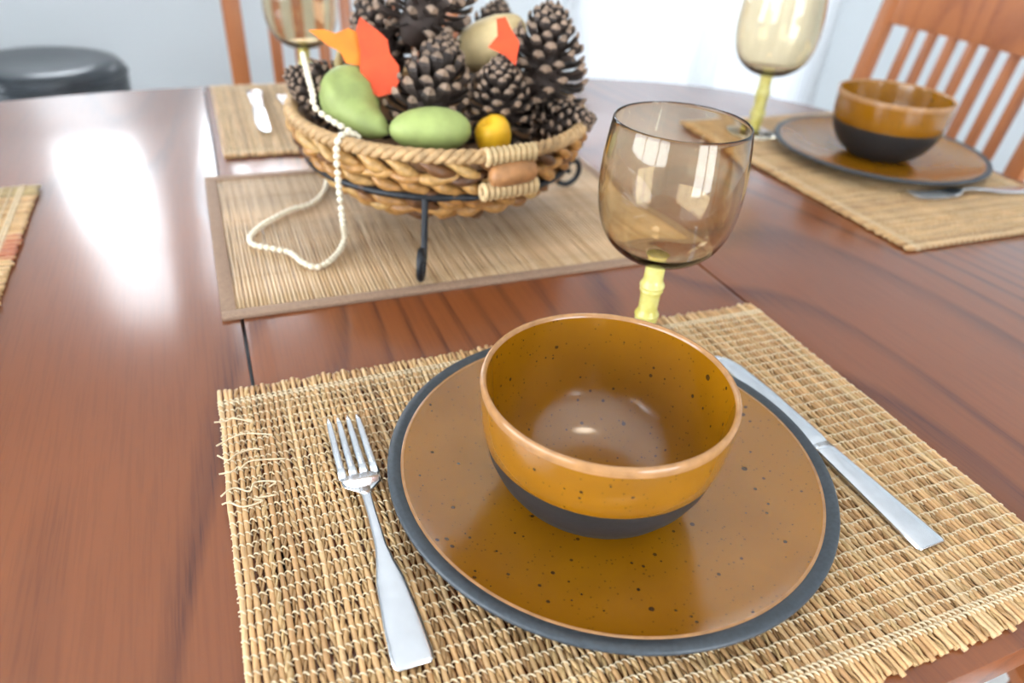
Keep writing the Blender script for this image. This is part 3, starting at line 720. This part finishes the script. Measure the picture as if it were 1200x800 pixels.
pine_cone('pine cone topping the heap in the basket, its flat base turned outward', rel(0.002, 0.034, 0.208), (0.42, 0.22, 0.72), 1.18, 0.5, 0.0, seed=3)
pine_cone('dark pine cone half hidden behind the cream gourd in the basket', rel(0.085, 0.078, 0.150), (0.2, 0.3, 0.9), 0.98, 2.0, 0.2, seed=4)
pine_cone('pine cone in the basket between the two green gourds, leaning back', rel(-0.016, -0.028, 0.132), (0.30, 0.22, 0.85), 1.14, 0.0, -0.15, seed=5)
pine_cone('pine cone in the basket behind the yellow gourd, lying on its side', rel(0.042, -0.056, 0.128), (-0.05, -0.1, 0.8), 0.92, 1.3, 0.0, seed=6)
pine_cone('tall upright pine cone with open spread scales beside the cream gourd', rel(0.098, -0.026, 0.153), (0.10, 0.02, 1.0), 1.20, 2.2, 0.25, 132, seed=7)
pine_cone('small pine cone against the basket rim below the tall open cone', rel(0.104, -0.070, 0.108), (0.65, -0.45, 0.3), 0.68, 0.8, 0.0, seed=8)

# ------------------------------------------------------------------ gourds and leaves
def gourd(name, label, path, rad, mat, stem=None, ribs=0.0, seg=20):
    t = thing(name, label, 'gourd', path[0])
    o = Vector(path[0]); P = catmull([Vector(p)-o for p in path], 6)
    R = [v.x for v in catmull([(r, 0, 0) for r in rad], 6)]
    MB().tube(P, [max(0.0004, r) for r in R], seg).build('body', mat, t)
    if stem:
        S = [Vector(p)-o for p in stem]; MB().tube(catmull(S, 4), [0.0045]*4+[0.003]*(len(S)*4-4-3), 8).build('stem', 'stem_tan', t)
    return t
def nrm(*pts): return [Vector(p) for p in pts]
a0 = at(404, 88, 0.140); a1 = at(408, 108, 0.128); a2 = at(413, 122, 0.121); a3 = at(426, 138, 0.114); a4 = at(443, 150, 0.112); a5 = at(455, 157, 0.110)
top = Vector((a2.x-0.006, a2.y+0.028, TT+0.148))
gourd('gourd', 'pale green pear-shaped gourd with bent neck in the basket by the bead string',
      [top+Vector((0, 0, .002)), top+(a2-top)*0.12, top+(a2-top)*0.45, a2, a3, a4, a5], [0.0005, 0.012, 0.0245, 0.0275, 0.0180, 0.0105, 0.0006], 'green',
      [top-Vector((0, 0, .004)), top+Vector((0.001, 0.002, 0.008)), top+Vector((0.004, 0.003, 0.016))])
b0 = at(456, 152, 0.118); b1 = at(552, 152, 0.118); bm_ = (b0+b1)/2; bd_ = b1-b0
gourd('gourd', 'pale green egg-shaped gourd resting on the basket rim beside the yellow one',
      [b0+bd_*(0.5-0.5*math.cos(PI*k/12)) for k in range(13)], [max(0.0006, 0.0205*math.sin(PI*k/12)*(1+0.08*math.cos(PI*k/12+2.6))) for k in range(13)], 'green')
yc = at(577, 165, 0.108)+Vector((0.004, 0.012, 0))
gourd('gourd', 'small bright yellow gourd tucked at the rim behind the basket handle',
      [yc+Vector((-.004, 0, .016)), yc+Vector((-.003, 0, .0145)), yc+Vector((0, 0, .006)), yc+Vector((0.003, 0, -.010)), yc+Vector((.004, 0, -.018))], [0.0005, 0.0115, 0.0165, 0.014, 0.0005], 'yellow')
c0 = rel(0.020, 0.020, 0.150); c1 = rel(0.092, 0.010, 0.186)
gourd('gourd', 'cream yellow gourd lying among the pine cones next to the red leaf', [c0, c0+(c1-c0)*0.06, c0+(c1-c0)*0.3, c0+(c1-c0)*0.65, c0+(c1-c0)*0.92, c1], [0.0006, 0.012, 0.0225, 0.0215, 0.013, 0.0006], 'cream')
def leaf(label, pts2, mats, centre, right, up, bend=0.01, thick=0.0012):
    # pts2: outline in leaf units; right/up: leaf plane axes
    R = Vector(right).normalized(); U = (Vector(up)-R*Vector(up).dot(R)).normalized(); Nn = R.cross(U)
    cx = sum(p[0] for p in pts2)/len(pts2); cy = sum(p[1] for p in pts2)/len(pts2); vs = []; fs = []
    n = len(pts2); rings = (1.0, 0.66, 0.33)
    def P(x, y, s): return R*x+U*y+Nn*(bend*((x-cx)**2+(y-cy)**2)*900*0.02+s*thick)
    for s in (0.5, -0.5):
        o = len(vs)
        for k in rings:
            for (x, y) in pts2: vs.append(P(cx+(x-cx)*k, cy+(y-cy)*k, s))
        vs.append(P(cx, cy, s)); c = len(vs)-1
        for q in range(2):
            for k in range(n): fs.append((o+q*n+k, o+q*n+(k+1) % n, o+(q+1)*n+(k+1) % n, o+(q+1)*n+k))
        for k in range(n): fs.append((o+2*n+k, o+2*n+(k+1) % n, c))
    h = len(vs)//2
    for k in range(n): fs.append((k, (k+1) % n, h+(k+1) % n, h+k))
    t = thing('fabric_leaf', label, 'leaf', centre)
    MB().add(vs, fs).build('blade', mats, t, sharp=50)
    return t
vr = C_R.copy(); vu = C_U.copy()
lf = leaf('bright orange fabric leaf lobe pointing out over the dark pine cone', [(0.004, -0.012), (-0.012, -0.009), (-0.016, 0.000), (-0.028, 0.006), (-0.044, 0.018), (-0.030, 0.019), (-0.020, 0.016), (-0.008, 0.021), (0.004, 0.016), (0.012, 0.004)], 'orange', at(420, 62, 0.165), (1, -0.25, 0.0), (0.1, 0.3, 0.95))
lr = leaf('red fabric leaf standing up behind the pear-shaped green gourd', [(0.006, -0.034), (-0.006, -0.026), (-0.010, -0.010), (-0.009, 0.006), (-0.012, 0.024), (-0.008, 0.034), (0.002, 0.027), (0.009, 0.022), (0.016, 0.016), (0.018, 0.004), (0.026, -0.006), (0.027, -0.018), (0.020, -0.030)], 'red', at(430, 66, 0.163)+Vector((0.002, -0.006, 0)), (1, -0.45, 0.05), (0.0, 0.25, 0.97))
leaf('small red-orange fabric leaf lying against the cream gourd', [(-0.012, -0.006), (-0.004, 0.004), (-0.006, 0.018), (0.002, 0.020), (0.008, 0.010), (0.016, 0.000), (0.014, -0.020), (0.004, -0.012)], 'red', at(588, 48, 0.186), (1, -0.45, 0.0), (0.0, 0.3, 0.95))

# ------------------------------------------------------------------ bead string
bs = thing('bead_string', 'string of small ivory beads hanging over the basket rim onto the mat', 'beads', (BX, BY, TT))
O = Vector((BX, BY, TT))
ba = math.radians(218.5); rd = Vector((math.cos(ba), math.sin(ba), 0))
def rb(r, z): return O+rd*r+Vector((0, 0, z))
pts = [at(355, 64, 0.160), at(360, 85, 0.152), at(366, 108, 0.142), at(373, 130, 0.130), rb(0.126, 0.112), rb(0.139, 0.118), rb(0.149, 0.1165), rb(0.154, 0.105), rb(0.154, 0.07), rb(0.152, 0.04), at(404, 278, 0.012), at(398, 293, 0.0062)]
pts += [at(x, y, 0.0062) for x, y in ((386, 306), (370, 313), (354, 307), (340, 296), (318, 291), (296, 286), (294, 276), (310, 262), (340, 246), (366, 238), (380, 224), (384, 206), (388, 192))]
dense = catmull(pts, 24); bead_me = MB().lathe([(0.0, -0.0034), (0.0014, -0.0031), (0.0026, -0.0018), (0.0030, 0.0), (0.0026, 0.0018), (0.0014, 0.0031), (0.0, 0.0034)], 8).mesh('bead', 'bead')
acc = 0.0; nxt = 0.0
MB().tube([p-O for p in dense[::4]], 0.0006, 5).build('cord', 'thread', bs)
for i in range(1, len(dense)):
    seg = dense[i]-dense[i-1]; acc += seg.length
    if acc >= nxt:
        q = Vector((0, 0, 1)).rotation_difference(seg.normalized())
        link('bead', bead_me, bs, Matrix.Translation(dense[i]-O) @ q.to_matrix().to_4x4() @ Matrix.Diagonal((1, 1, random.uniform(.85, 1.15), 1))); nxt += 0.0066
